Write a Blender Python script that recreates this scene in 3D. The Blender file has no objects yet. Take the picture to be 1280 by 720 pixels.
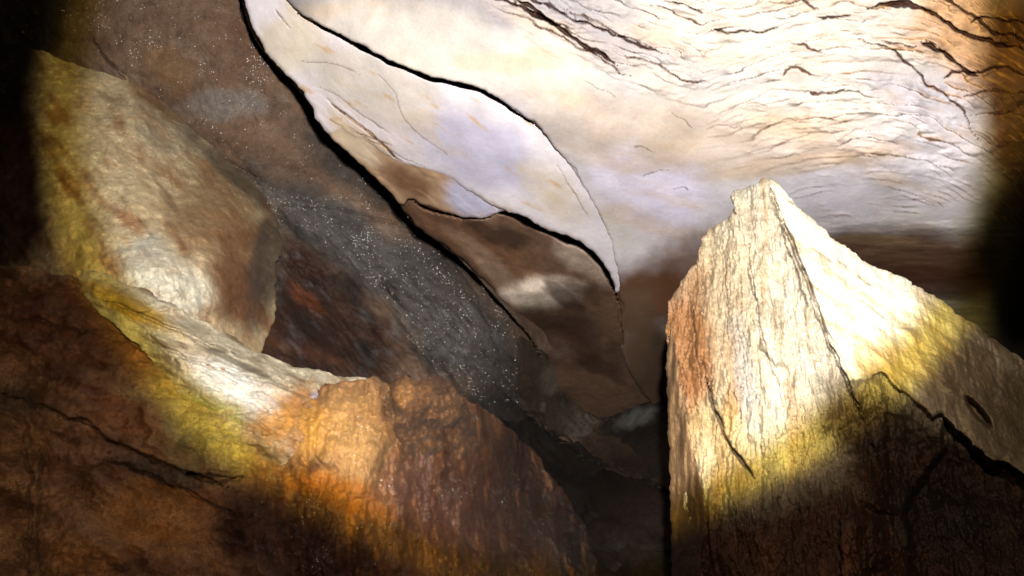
import bpy, math, time
import numpy as np
from mathutils import Vector, Matrix
T0 = time.time()
S = bpy.context.scene
COL = S.collection

# ------------------------------------------------------------------ camera frame
F = 985.0                       # focal length in units of a 1280 wide picture
PITCH = math.radians(16)
CAM = np.array([0.0, 0.0, 1.55])
RT = np.array([1.0, 0, 0])
FW = np.array([0, math.cos(PITCH), math.sin(PITCH)])
UP = np.array([0, -math.sin(PITCH), math.cos(PITCH)])
def unproj(X, Y, D):
    a = (np.asarray(X, float) - 640) / F * D
    b = (360 - np.asarray(Y, float)) / F * D
    return CAM + a[..., None]*RT + b[..., None]*UP + np.asarray(D, float)[..., None]*FW

# ------------------------------------------------------------------ noise (numpy)
_rng = np.random.RandomState(7)
_perm = _rng.permutation(1024); _perm = np.concatenate([_perm, _perm, _perm])
_g = _rng.normal(size=(1024, 3)); _g /= np.linalg.norm(_g, axis=1)[:, None]
def pnoise(P):
    i = np.floor(P).astype(np.int64); f = P - i
    i &= 1023
    u = f*f*f*(f*(f*6-15)+10)
    out = 0
    for dx in (0, 1):
        wx = u[..., 0] if dx else 1-u[..., 0]
        for dy in (0, 1):
            wy = u[..., 1] if dy else 1-u[..., 1]
            for dz in (0, 1):
                wz = u[..., 2] if dz else 1-u[..., 2]
                h = _perm[_perm[_perm[(i[..., 0]+dx) & 1023] + ((i[..., 1]+dy) & 1023)] + ((i[..., 2]+dz) & 1023)]
                g = _g[h & 1023]
                out = out + wx*wy*wz*(g[..., 0]*(f[..., 0]-dx)+g[..., 1]*(f[..., 1]-dy)+g[..., 2]*(f[..., 2]-dz))
    return out*1.6
_g2 = _rng.normal(size=(1024, 2)); _g2 /= np.linalg.norm(_g2, axis=1)[:, None]
def pnoise2(P):
    P = P+517.
    i = np.floor(P).astype(np.int64); f = P-i; x = f[..., 0]; y = f[..., 1]
    u = x*x*x*(x*(x*6-15)+10); v = y*y*y*(y*(y*6-15)+10)
    a = _perm[i[..., 0] & 1023]; b = _perm[(i[..., 0]+1) & 1023]; j = i[..., 1] & 1023
    def g(h, dx, dy): 
        q = _g2[_perm[h+((j+dy) & 1023)]]; return q[..., 0]*(x-dx)+q[..., 1]*(y-dy)
    return ((g(a, 0, 0)*(1-u)+g(b, 1, 0)*u)*(1-v)+(g(a, 0, 1)*(1-u)+g(b, 1, 1)*u)*v)*1.5
def fbm(P, o=4, gain=0.5, lac=2.03, ridge=False):
    s = 0; a = 1; t = 0
    for k in range(o):
        n = (pnoise2 if P.shape[-1] == 2 else pnoise)(P*(lac**k) + 17.3*k)
        if ridge: n = 1-2*np.abs(n)
        s = s + a*n; t += a; a *= gain
    return s/t
def st2(X, Y, sx, sy, seed=0.0, ang=0.0):      # stretched 2-D coordinates
    c, s = math.cos(ang), math.sin(ang)
    u = (X*c+Y*s)/sx; v = (-X*s+Y*c)/sy
    return np.stack([u+seed*13.1, v+seed*7.7+.37], -1)
def sst(a, b, x):
    t = np.clip((x-a)/(b-a), 0, 1); return t*t*(3-2*t)
def cellular(P2, seed=1):                         # 2-D worley, returns F1, F2
    i = np.floor(P2[..., :2]).astype(np.int64); best = np.full(P2.shape[:-1], 9.0); sec = best.copy()
    for dx in (-1, 0, 1):
        for dy in (-1, 0, 1):
            cx = i[..., 0]+dx; cy = i[..., 1]+dy
            h = _perm[(_perm[cx & 1023] + cy + seed*37) & 1023]
            h2 = _perm[(h + 91) & 1023]
            d = np.hypot(P2[..., 0]-cx-h/1024., P2[..., 1]-cy-h2/1024.)
            sec = np.minimum(sec, np.maximum(best, d)); best = np.minimum(best, d)
    return best, sec

def facets(X, Y, sx, sy, seed, amp, ang=0.0, warp=.3, soft=.25):
    """broken rock: tilted flat pieces meeting at creases"""
    P = st2(X, Y, sx, sy, seed*.31, ang)+warp*np.stack([fbm(st2(X, Y, sx*1.1, sy*1.1, seed+40), 4, .6), fbm(st2(X, Y, sx*1.1, sy*1.1, seed+60), 4, .6)], -1)
    i = np.floor(P).astype(np.int64); b1 = np.full(X.shape, 9.0); b2 = b1.copy(); T = np.zeros(X.shape)
    for dx in (-1, 0, 1):
        for dy in (-1, 0, 1):
            cx = i[..., 0]+dx; cy = i[..., 1]+dy
            h = _perm[(_perm[cx & 1023]+cy+int(seed*37)) & 1023]; h2 = _perm[(h+91) & 1023]; h3 = _perm[(h2+333) & 1023]
            ex = P[..., 0]-cx-h/1024.; ey = P[..., 1]-cy-h2/1024.; d = np.hypot(ex, ey)
            t = (h/512.-1)*ex*.9+(h3/512.-1)*ey*.9+(h2/1024.-.5)*.8
            m = d < b1
            b2 = np.where(m, b1, np.minimum(b2, d)); b1 = np.where(m, d, b1); T = np.where(m, t, T)
    return amp*(T*sst(0, soft, b2-b1)+.10*(1-sst(0, .16, b2-b1)))

# ------------------------------------------------------------------ 2-D tools
def chaikin(p, n=2, closed=True):
    p = np.array(p, float)
    for _ in range(n):
        q = np.roll(p, -1, 0) if closed else p[1:]
        a = p if closed else p[:-1]
        r = np.empty((len(a)*2, 2)); r[0::2] = a*.75+q*.25; r[1::2] = a*.25+q*.75
        if not closed: r = np.vstack([p[:1], r, p[-1:]])
        p = r
    return p
def pdist(X, Y, pts):                             # polyline: distance, signed side, parameter
    pts = np.array(pts, float); best = np.full(X.shape, 1e9); side = np.zeros(X.shape); par = np.zeros(X.shape)
    L = np.concatenate([[0], np.cumsum(np.hypot(*np.diff(pts, axis=0).T))]); tot = L[-1]
    for k in range(len(pts)-1):
        a = pts[k]; d = pts[k+1]-a; l2 = d@d
        if l2 < 1e-9: continue
        t = np.clip(((X-a[0])*d[0]+(Y-a[1])*d[1])/l2, 0, 1)
        ex = X-a[0]-t*d[0]; ey = Y-a[1]-t*d[1]; r = np.hypot(ex, ey)
        m = r < best
        best = np.where(m, r, best); side = np.where(m, np.sign(d[0]*ey-d[1]*ex), side)
        par = np.where(m, (L[k]+t*math.sqrt(l2))/tot, par)
    return best, side, par
def sdf(X, Y, poly):
    poly = np.array(poly, float)
    d, _, _ = pdist(X, Y, np.vstack([poly, poly[:1]]))
    ins = np.zeros(X.shape, bool); q = np.roll(poly, -1, 0)
    for a, b in zip(poly, q):
        if a[1] == b[1]: continue
        c = ((a[1] > Y) != (b[1] > Y)) & (X < (b[0]-a[0])*(Y-a[1])/(b[1]-a[1])+a[0])
        ins ^= c
    return np.where(ins, d, -d)
def tps(ctrl):
    c = np.array(ctrl, float); P = c[:, :2]/300; n = len(c)
    r = np.hypot(P[:, None, 0]-P[None, :, 0], P[:, None, 1]-P[None, :, 1])
    K = r*r*np.log(r+1e-9)+np.eye(n)*.02
    A = np.zeros((n+3, n+3)); A[:n, :n] = K; A[:n, n] = 1; A[:n, n+1:] = P; A[n:, :n] = A[:n, n:].T
    w = np.linalg.solve(A, np.concatenate([c[:, 2], [0, 0, 0]]))
    def f(X, Y):
        x = X/300; y = Y/300; o = w[n]+w[n+1]*x+w[n+2]*y
        for k in range(n):
            rr = np.hypot(x-P[k, 0], y-P[k, 1]); o = o+w[k]*rr*rr*np.log(rr+1e-9)
        return o
    return f
def lin(r, g, b, k=1.0):
    return np.array([((v/255.)/12.92 if v/255. < .04045 else ((v/255.+.055)/1.055)**2.4) for v in (r, g, b)])*k
class Paint:                                      # rock colours and stains, with some light and shade painted in
    def __init__(s, X, Y, base):
        s.X, s.Y = X, Y; s.c = np.zeros(X.shape+(3,)) + np.asarray(base)
    def mix(s, col, m):
        m = np.clip(m, 0, 1)[..., None]; s.c = s.c*(1-m)+np.asarray(col)*m; return s
    def blob(s, cx, cy, rx, ry, ang, col, k=1.0, soft=.5, warp=.35, seed=0):
        a = math.radians(ang); c, n = math.cos(a), math.sin(a)
        u = ((s.X-cx)*c+(s.Y-cy)*n)/rx; v = (-(s.X-cx)*n+(s.Y-cy)*c)/ry
        r = np.hypot(u, v)+warp*fbm(st2(s.X, s.Y, (rx+ry)*.35, (rx+ry)*.35, seed+cx*.013), 4)
        return s.mix(col, k*(1-sst(1-soft, 1+soft*.4, r)))
    def noise(s, col, sx, sy, ang, lo, hi, seed, k=1.0, o=5):
        return s.mix(col, k*sst(lo, hi, fbm(st2(s.X, s.Y, sx, sy, seed, math.radians(ang)), o)))

# ------------------------------------------------------------------ materials
def rockmat(name, rough=.6, spec=.4, bump=(.6, .35), scales=(28, 130), var=.35, stretch=None, coat=0.0, grain=False, dist=.006, bright=1.0, patch=.3):
    m = bpy.data.materials.new(name); m.use_nodes = True
    nt = m.node_tree; N = nt.nodes; L = nt.links; N.clear()
    out = N.new('ShaderNodeOutputMaterial'); b = N.new('ShaderNodeBsdfPrincipled'); L.new(b.outputs[0], out.inputs[0])
    at = N.new('ShaderNodeAttribute'); at.attribute_name = 'Col'
    tc = N.new('ShaderNodeTexCoord'); vec = tc.outputs['Object']
    if stretch:
        mp = N.new('ShaderNodeMapping'); mp.vector_type = 'TEXTURE'
        mp.inputs['Rotation'].default_value = [math.radians(v) for v in stretch[0]]; mp.inputs['Scale'].default_value = stretch[1]
        L.new(vec, mp.inputs[0]); vec = mp.outputs[0]
    if grain:
        ga = N.new('ShaderNodeAttribute'); ga.attribute_name = 'Grain'; gvec = ga.outputs['Vector']
    def noise(sc, det=6, r=.6, d=0.0):
        n = N.new('ShaderNodeTexNoise'); n.inputs['Scale'].default_value = sc; n.inputs['Detail'].default_value = det
        n.inputs['Roughness'].default_value = r; n.inputs['Distortion'].default_value = d; L.new(vec, n.inputs['Vector']); return n
    def mapr(sock, a, b2, c, d):
        r = N.new('ShaderNodeMapRange'); r.inputs[1].default_value = a; r.inputs[2].default_value = b2
        r.inputs[3].default_value = c; r.inputs[4].default_value = d; L.new(sock, r.inputs[0]); return r.outputs[0]
    n1 = noise(scales[0], 9, .68, .1); n2 = noise(scales[1], 5, .7)
    n3 = noise(scales[0]*.33, 6, .6, .8)
    f1 = mapr(n1.outputs[0], .3, .7, 1-var, 1+var); f2 = mapr(n2.outputs[0], .3, .7, 1-var*.7, 1+var*.7)
    n5 = noise(scales[1]*3.2, 3, .75); f5 = mapr(n5.outputs[0], .3, .7, 1-var*.8-.05, 1+var*.8+.05)
    m0 = N.new('ShaderNodeMath'); m0.operation = 'MULTIPLY'; L.new(f1, m0.inputs[0]); L.new(f5, m0.inputs[1])
    mu = N.new('ShaderNodeMath'); mu.operation = 'MULTIPLY'; L.new(m0.outputs[0], mu.inputs[0]); L.new(f2, mu.inputs[1])
    mb = N.new('ShaderNodeMath'); mb.operation = 'MULTIPLY'; L.new(mu.outputs[0], mb.inputs[0]); mb.inputs[1].default_value = bright
    mx = N.new('ShaderNodeVectorMath'); mx.operation = 'SCALE'; L.new(at.outputs['Color'], mx.inputs[0]); L.new(mb.outputs[0], mx.inputs['Scale'])
    hs = N.new('ShaderNodeMix'); hs.data_type = 'RGBA'; hs.blend_type = 'MULTIPLY'
    L.new(mapr(n3.outputs[0], .5, .68, 0, patch), hs.inputs[0]); L.new(mx.outputs[0], hs.inputs[6]); hs.inputs[7].default_value = (.85, .58, .36, 1)
    L.new(hs.outputs[2], b.inputs['Base Color'])
    L.new(mapr(n3.outputs[0], .35, .7, max(.05, rough-.12), min(1, rough+.15)), b.inputs['Roughness'])
    b.inputs['Specular IOR Level'].default_value = spec
    if coat:
        b.inputs['Coat Weight'].default_value = coat; b.inputs['Coat Roughness'].default_value = .18
    layers = [(n1, bump[0], dist*2.2), (n2, bump[1], dist*.9), (n5, bump[1]*.8, dist*.35)]
    if grain:
        n4 = N.new('ShaderNodeTexNoise'); n4.inputs['Scale'].default_value = 1.0; n4.inputs['Detail'].default_value = 7; n4.inputs['Roughness'].default_value = .6
        n4.inputs['Distortion'].default_value = .15; L.new(gvec, n4.inputs['Vector']); layers.insert(0, (n4, .4, dist*1.5))
        m4 = N.new('ShaderNodeMath'); m4.operation = 'MULTIPLY'; L.new(mapr(n4.outputs[0], .32, .62, .86, 1.08), m4.inputs[0]); L.new(mu.outputs[0], m4.inputs[1]); L.new(m4.outputs[0], mb.inputs[0])
    prev = None
    for nn, st, ds in layers:
        bp = N.new('ShaderNodeBump'); bp.inputs['Strength'].default_value = st; bp.inputs['Distance'].default_value = ds
        L.new(nn.outputs[0], bp.inputs['Height'])
        if prev: L.new(prev, bp.inputs['Normal'])
        prev = bp.outputs[0]
    L.new(prev, b.inputs['Normal'])
    if coat: L.new(prev, b.inputs['Coat Normal'])
    return m

# ------------------------------------------------------------------ rock builder
def axis(a, b, step, lo, hi):
    """dense between lo..hi, coarse outside"""
    xs = [np.arange(max(a, lo), min(b, hi)+.01, step)]
    if a < lo: xs.insert(0, np.arange(a, lo-step*.5, step*5))
    if b > hi: xs.append(np.arange(hi+step*3, b+step*5, step*5))
    return np.unique(np.concatenate(xs))
ORIG = {}
def rock(name, poly, ctrl, detail, paint, mat, parent=None, step=2.5, thick=.3, curl=8, curlk=1.0, jit=3.0, jf=45, smooth=2, shrink=.03, seed=1.0, embed=None, grain=None):
    """a solid shell: front surface from control depths + modelled relief, rounded rim, thickness behind"""
    P = chaikin(poly, smooth)
    x0, y0 = P.min(0)-6-(embed[1] if embed else 0); x1, y1 = P.max(0)+6+(embed[1] if embed else 0)
    xs = axis(x0, x1, step, -30, 1310); ys = axis(y0, y1, step, -30, 750)
    X, Y = np.meshgrid(xs, ys)
    s = sdf(X, Y, P)
    s = s + jit*fbm(st2(X, Y, jf, jf, seed+5), 4, .6)
    act = s > -16-(embed[1] if embed else 0)
    Xa, Ya = X[act], Y[act]
    D = np.full(X.shape, 2.0); D[act] = (ctrl if callable(ctrl) else tps(ctrl))(Xa, Ya)
    R_ = np.zeros(X.shape); R_[act] = detail(Xa, Ya)
    E = 0
    if embed:                                     # the rim sinks behind the neighbouring rock instead of standing out
        k, E = embed; s0 = s; s = s+E; D = D-.6*k+1.6*k*(1-sst(-E, 2*E, s0))
    e = np.clip(1-s/curl, 0, 1)
    D = D + R_ + curlk*curl/F*D*(1-np.sqrt(np.clip(1-e*e, 0, 1)))
    C = np.zeros(X.shape+(3,)); C[act] = paint(Xa, Ya)
    gy = np.gradient(s, ys, axis=0); gx = np.gradient(s, xs, axis=1); gl = np.maximum(np.hypot(gx, gy), .5)
    near = (s < 0)
    mv = np.where(near, -s, 0); mv = np.minimum(mv, step*1.6)
    X2 = X+gx/gl/gl*mv; Y2 = Y+gy/gl/gl*mv
    W = unproj(X2, Y2, D)
    Wb = unproj(X2+gx/gl*shrink*F*.3, Y2+gy/gl*shrink*F*.3, D+thick)
    ny, nx = X.shape; idx = np.arange(nx*ny).reshape(ny, nx)
    q = np.stack([idx[:-1, :-1], idx[1:, :-1], idx[1:, 1:], idx[:-1, 1:]], -1).reshape(-1, 4)
    sf = s.ravel(); keep = (sf[q] > -.01).sum(1) >= 1
    keep &= (sf[q] > -step*1.5).all(1) | (step*5 > 0) & (sf[q] > -step*5*1.5).all(1) & ((sf[q] > -.01).sum(1) >= 2)
    q = q[keep]
    ed = np.concatenate([q[:, [0, 1]], q[:, [1, 2]], q[:, [2, 3]], q[:, [3, 0]]])
    key = np.sort(ed, 1); k1 = key[:, 0]*(nx*ny)+key[:, 1]
    u, inv, cnt = np.unique(k1, return_inverse=True, return_counts=True)
    be = ed[cnt[inv] == 1]
    bv = np.unique(be); mp = -np.ones(nx*ny, int); mp[bv] = nx*ny+np.arange(len(bv))
    sk = np.stack([be[:, 1], be[:, 0], mp[be[:, 0]], mp[be[:, 1]]], -1)
    G3 = None if grain is None else np.dstack([*grain(X, Y), 0*X]).reshape(-1, 3)
    V = np.vstack([W.reshape(-1, 3), Wb.reshape(-1, 3)[bv]]); CC = np.vstack([C.reshape(-1, 3), C.reshape(-1, 3)[bv]*1.0])
    Q = np.vstack([q, sk])
    used = np.unique(Q); re = -np.ones(len(V), int); re[used] = np.arange(len(used))
    V = V[used]; CC = CC[used]; Q = re[Q]
    o = mesh(name, V, Q, CC, mat, parent)
    if G3 is not None:
        G3 = np.vstack([G3, G3[bv]])[used]; a = o.data.attributes.new('Grain', 'FLOAT_VECTOR', 'POINT'); a.data.foreach_set('vector', G3.astype(np.float32).ravel())
    return o, (X, Y, D, s, W)
def mesh(name, V, Q, CC, mat, parent=None, smooth=True):
    if parent is not None: org = np.array(ORIG[parent.name])
    else:
        org = V.mean(0); org[2] = V[:, 2].min()
    me = bpy.data.meshes.new(name)
    V = V-org
    me.vertices.add(len(V)); me.vertices.foreach_set('co', V.astype(np.float32).ravel())
    n = Q.shape[1]
    me.loops.add(Q.size); me.loops.foreach_set('vertex_index', Q.astype(np.int32).ravel())
    me.polygons.add(len(Q)); me.polygons.foreach_set('loop_start', np.arange(0, Q.size, n, dtype=np.int32))
    me.update(calc_edges=True); me.validate()
    if CC is not None:
        a = me.attributes.new('Col', 'FLOAT_COLOR', 'POINT')
        cc = np.ones((len(V), 4), np.float32); cc[:, :3] = np.clip(CC, 0.002, .92); a.data.foreach_set('color', cc.ravel())
    me.polygons.foreach_set('use_smooth', np.full(len(me.polygons), smooth))
    me.materials.append(mat)
    o = bpy.data.objects.new(name, me); COL.objects.link(o)
    if parent is not None: o.parent = parent
    else: o.location = org; ORIG[o.name] = org
    return o
def thing(name, at, label, cat):
    o = bpy.data.objects.new(name, None); COL.objects.link(o); o.empty_display_size = .1
    p = unproj(np.array(at[0]), np.array(at[1]), np.array(at[2])); o.location = p; ORIG[o.name] = p
    o['label'] = label; o['category'] = cat; return o
def tag(o, label, cat):
    o['label'] = label; o['category'] = cat; return o

def crack(X, Y, pts, width, depth, wander=3, taper=.15, n=2, seed=0):
    """a modelled groove along a line, tapering at both ends; returns depth added and mask"""
    p = chaikin(pts, n, False); lo = p.min(0)-width*2-8; hi = p.max(0)+width*2+8
    G = np.zeros(X.shape); bb = (X > lo[0]) & (X < hi[0]) & (Y > lo[1]) & (Y < hi[1])
    if not bb.any(): return G, G
    X = X[bb]; Y = Y[bb]
    Xj = X+wander*fbm(st2(X, Y, 30, 30, 3+seed), 3); Yj = Y+wander*fbm(st2(X, Y, 30, 30, 9+seed), 3)
    d, sd, t = pdist(Xj, Yj, p)
    w = width*np.clip(np.minimum(t, 1-t)/taper, .12, 1)*(1+.5*pnoise2(st2(X, Y, 25, 25, 2+seed)))
    g = 1-sst(.45, 1.1, d/np.maximum(w, .2)*2)
    G[bb] = g; return depth*G, G
def terrace(F_, A, sharp=.9):
    """ledges: each layer swells towards the viewer, then breaks off"""
    fr = F_-np.floor(F_)
    return -A*np.where(fr < sharp, (fr/sharp)**1.05, (1-fr)/(1-sharp))
def worn(X, Y, seed, amp, size=90, o=6, gain=.52):
    return amp*fbm(st2(X, Y, size, size, seed), o, gain)

# =================================================================== CEILING
M_ceil = rockmat('pale_limestone', .85, .15, (.3, .35), (16, 120), .07, dist=.002, patch=.12)
M_rip = rockmat('layered_limestone', .85, .15, (.35, .35), (20, 130), .08, dist=.0022, patch=.2)
M_brown = rockmat('brown_stained_limestone', .5, .45, (.5, .4), (20, 110), .22, dist=.004)
M_dark = rockmat('dark_wet_rock', .48, .5, (.8, .9), (34, 170), .3, dist=.005)
M_umber = rockmat('brown_wall_rock', .5, .45, (1.0, 1.0), (30, 150), .3, dist=.008)
M_fib = rockmat('fibrous_rock', .6, .3, (.5, .6), (30, 150), .12, grain=True, dist=.0045, patch=.3)
M_matte = rockmat('dull_rock', .85, .15, (.8, .7), (22, 120), .3, dist=.006)
M_bould = rockmat('pale_pitted_rock', .58, .3, (1.0, 1.0), (36, 150), .24, dist=.007, patch=.4)
M_rust = rockmat('rust_coloured_rock', .42, .5, (1.0, 1.0), (26, 120), .42, dist=.011, patch=.35, coat=.12)
M_flow = rockmat('wet_flowstone', .34, .6, (.8, .9), (34, 130), .25, grain=True, dist=.007, patch=.4, coat=.25)

white = lin(226, 219, 226, .66); lav = lin(206, 203, 230, .74); cream = lin(230, 221, 211, .66)
tan = lin(196, 172, 146, .8); brown = lin(112, 76, 52, .8); dbrown = lin(70, 42, 28, .8); rustc = lin(150, 88, 48, .8)

ctrl_ceil = [(-100, -200, 2.25), (320, 0, 2.3), (300, -200, 2.0), (500, 0, 2.15), (700, 0, 2.02), (900, 0, 1.93), (1100, 0, 1.85), (1300, 0, 1.8), (1300, -200, 1.5), (700, -200, 1.65),
             (400, 150, 2.48), (550, 150, 2.29), (700, 150, 2.18), (900, 150, 2.09), (1100, 150, 2.0), (1290, 150, 1.95),
             (500, 270, 2.75), (600, 250, 2.55), (700, 260, 2.44), (850, 260, 2.36), (1000, 250, 2.26), (1200, 250, 2.2), (1400, 250, 2.2),
             (620, 350, 2.85), (780, 360, 2.78), (950, 380, 2.9), (1200, 330, 2.55), (1400, 380, 3.2), (1100, 450, 3.5)]
ceil = thing('ceiling_slab', (760, 330, 2.9), 'huge smooth white cave ceiling slab, cracked into plates, spreading across the top above everything', 'rock ceiling')
C1 = [(352, -8), (372, 14), (395, 28), (425, 43), (450, 55), (480, 72), (505, 82), (535, 95), (565, 101), (598, 108), (625, 124), (650, 142), (674, 156), (690, 180), (712, 205), (730, 234), (745, 262), (756, 284), (764, 300)]
def fieldR(X, Y):
    g = np.where(X < 880, (X-640)*.46, 57+.0012*(X-1090)**2) + np.where(X > 1100, .0016*(X-1100)**2, 0)
    g = g-8*np.exp(-((X-880)/40.)**2)
    return Y-g
UC = ((((605, -8), (640, 6), (668, 18), (700, 34)), 7, .04), (((640, -8), (668, 12), (690, 30), (722, 50), (748, 66), (770, 82)), 8, .05), (((655, 22), (690, 40), (722, 58), (752, 74), (775, 90), (790, 96)), 4, .03),
      (((655, -6), (700, 14), (745, 34), (790, 54), (838, 68)), 5, .035), (((700, 10), (735, 22), (765, 40), (800, 56)), 3, .02), (((780, 68), (820, 84), (856, 98), (888, 106)), 4, .03),
      (((836, 4), (860, 8), (880, 20)), 4, .02), (((885, 38), (930, 41), (978, 35)), 5, .03), (((955, 6), (1000, 3), (1030, 12)), 4, .02), (((975, 96), (992, 82), (1010, 90), (1018, 98)), 4, .02), (((1012, 114), (1036, 117), (1060, 108)), 4.5, .02),
      (((1020, 22), (1042, 24), (1065, 18)), 5, .02), (((985, 52), (1010, 58), (1030, 66)), 3.5, .02),
      (((1072, 50), (1100, 56), (1122, 66), (1140, 84), (1160, 105), (1180, 120), (1198, 134), (1210, 150), (1224, 178)), 4, .035),
      (((1080, 10), (1120, 3), (1150, 8), (1180, 22), (1200, 42), (1240, 55), (1290, 62)), 7, .04), (((1150, 52), (1175, 62), (1200, 82), (1224, 97)), 8, .045), (((1100, 52), (1125, 56), (1148, 60)), 4, .02), (((1170, -4), (1200, 8), (1235, 40), (1290, 50)), 6, .03),
      (((1180, 95), (1230, 84), (1290, 92)), 5, .03), (((1200, 120), (1245, 112), (1290, 120)), 4, .025), (((1210, 30), (1240, 20), (1290, 30)), 5, .03), (((1215, 145), (1250, 138), (1290, 150)), 3, .02))
FINE = [((650, 142), (674, 156), (690, 180), (712, 205), (730, 234), (745, 262), (756, 284), (764, 300)), ((789, 182), (806, 185), (818, 192)), ((725, 98), (745, 110), (770, 122)), ((800, 215), (820, 217), (836, 214)), ((880, 160), (900, 155), (925, 158)), ((840, 140), (860, 152), (870, 158)), ((1180, 262), (1160, 252), (1120, 240)), ((560, 180), (600, 200), (632, 212)), ((690, 200), (715, 228), (738, 270)), ((838, 236), (850, 234), (862, 240)), ((1040, 178), (1065, 165), (1090, 160)), ((960, 160), (985, 148), (1000, 150)), ((930, 130), (950, 126), (962, 134))]
def d_upper(X, Y):
    Fd = fieldR(X, Y)
    wp = fbm(st2(X, Y, 150, 60, 4), 4)
    m = 1-sst(-5, 55, Fd+18*wp)                                   # left diagonal belt
    right = sst(860, 960, X)*(1-sst(150, 235, Y-(X-1000)*.12))
    band = np.clip(np.maximum(m*sst(600, 660, X+.8*Y+40*wp), right*.9), 0, 1)
    Ys = Fd/17.+1.5*fbm(st2(X, Y, 150, 60, 2), 4)+.22*fbm(st2(X, Y, 38, 12, 8), 4)
    am = sst(-.2, .35, fbm(st2(X, Y, 75, 30, 6), 4))
    t1 = terrace(Ys, .027, .94)*band*am
    Yt = Fd/8.5+1.3*fbm(st2(X, Y, 90, 36, 12), 4)
    t2 = terrace(Yt, .0095, .9)*np.clip(band+.45*sst(950, 1050, X)*(1-sst(260, 300, Y)), 0, 1)*sst(-.1, .4, fbm(st2(X, Y, 60, 25, 16), 4))
    z = t1+t2+worn(X, Y, 3, .055, 230, 4)+worn(X, Y, 5, .004, 40, 5)
    dc, sc, tc = pdist(X, Y, C1); z = z-.085*np.exp(-dc/110.)*sst(345, 420, X+.3*Y)*(1-sst(90, 230, Y))+.036*sst(140, 240, Y)*np.exp(-dc/120.)
    for pts, w, dp in UC: z = z+crack(X, Y, pts, w*(.8 if w > 6 else .6), dp, 8, seed=pts[0][0]*.01)[0]
    # under-cut belly on the right
    z = z + .11*sst(275, 345, Y+14*wp)*sst(1000, 1060, X) + .02*fbm(st2(X, Y, 120, 22, 22), 5, .6)*sst(262, 290, Y)*sst(980, 1040, X)
    return z
def p_upper(X, Y):
    p = Paint(X, Y, white); p.c = p.c*(.57+.55*sst(20, 230, Y))[..., None]  # base paler downwards, evening out the torch brightness in the colour
    p.noise(cream, 260, 160, 20, -.2, .35, 2)
    p.blob(760, 160, 130, 50, 22, lin(204, 190, 180, .78), .8, .6, .5, seed=51).blob(700, 40, 120, 20, 25, lin(206, 192, 184, .66), .7, .7, .6, seed=52)
    p.blob(560, 60, 150, 60, 15, cream, .7, seed=1).blob(980, 40, 240, 60, 5, cream, .9, seed=2)
    p.blob(930, 175, 190, 50, 5, lin(204, 186, 170, .84), .7, seed=3).blob(800, 175, 90, 50, 20, lin(205, 190, 178, .8), .6, seed=4)
    p.blob(820, 240, 95, 50, 20, lin(214, 208, 232, .88), .9, seed=5).blob(1040, 240, 170, 45, -6, lin(204, 200, 212, .84), .8, seed=6)
    p.noise(lin(208, 182, 150, .8), 150, 50, 8, .05, .45, 9, .5)
    p.blob(1000, 205, 150, 14, -8, tan, .6, seed=21)
    p.blob(800, 380, 95, 52, -25, brown, 1.0, .6, .5, seed=7).blob(855, 335, 60, 45, -40, lin(96, 64, 44, .8), .85, .7, .4, seed=8).blob(815, 470, 60, 90, 0, lin(84, 66, 52, .75), 1, seed=31).blob(785, 400, 40, 70, 0, lin(110, 86, 68, .75), .8, seed=32)
    p.blob(1130, 328, 160, 42, 3, lin(120, 84, 58, .85), .95, .4, .3, seed=9).blob(1150, 352, 160, 28, 3, lin(84, 50, 34, .85), .8, seed=10).blob(1100, 300, 70, 8, 2, lin(170, 138, 104, .85), .7, seed=41)
    p.blob(1215, 40, 90, 70, 45, lin(196, 140, 66, .8), .7, .6, .5, seed=11).blob(1275, 130, 60, 260, 0, lin(96, 58, 38, .7), .95, .5, .4, seed=12).blob(1285, 320, 80, 150, 0, lin(34, 25, 20, .5), .97, .5, .3, seed=42)  # yellow beam-rim tint and the darkness beyond the beam, painted in
    p.mix(lin(90, 50, 30, .7), .0*X)
    # iron stain and painted shadow lines in the broken edges
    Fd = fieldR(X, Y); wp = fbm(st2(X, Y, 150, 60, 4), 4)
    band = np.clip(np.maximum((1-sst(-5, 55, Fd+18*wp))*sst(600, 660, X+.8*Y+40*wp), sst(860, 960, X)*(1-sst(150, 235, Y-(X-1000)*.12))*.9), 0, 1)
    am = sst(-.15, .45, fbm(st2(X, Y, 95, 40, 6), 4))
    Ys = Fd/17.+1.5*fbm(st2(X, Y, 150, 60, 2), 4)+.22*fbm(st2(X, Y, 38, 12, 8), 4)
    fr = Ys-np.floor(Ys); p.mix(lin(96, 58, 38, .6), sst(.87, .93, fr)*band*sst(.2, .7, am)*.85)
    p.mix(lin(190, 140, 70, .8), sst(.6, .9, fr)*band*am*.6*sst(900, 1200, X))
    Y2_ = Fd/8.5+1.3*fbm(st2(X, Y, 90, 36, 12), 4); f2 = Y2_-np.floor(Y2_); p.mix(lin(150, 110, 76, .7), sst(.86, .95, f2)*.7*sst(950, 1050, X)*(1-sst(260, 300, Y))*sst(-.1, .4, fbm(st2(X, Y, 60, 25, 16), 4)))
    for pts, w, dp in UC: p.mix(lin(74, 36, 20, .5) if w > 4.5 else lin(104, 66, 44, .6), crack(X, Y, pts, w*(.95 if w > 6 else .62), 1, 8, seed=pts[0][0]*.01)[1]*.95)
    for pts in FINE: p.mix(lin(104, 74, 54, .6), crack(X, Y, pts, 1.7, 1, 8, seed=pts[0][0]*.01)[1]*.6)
    return p.c
poly_up = C1+[(768, 322), (775, 345), (773, 365), (780, 385), (775, 405), (781, 425), (776, 445), (796, 480), (840, 540), (1000, 500), (1450, 520), (1500, 200), (1450, -220), (200, -220), (250, -120)]
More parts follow.
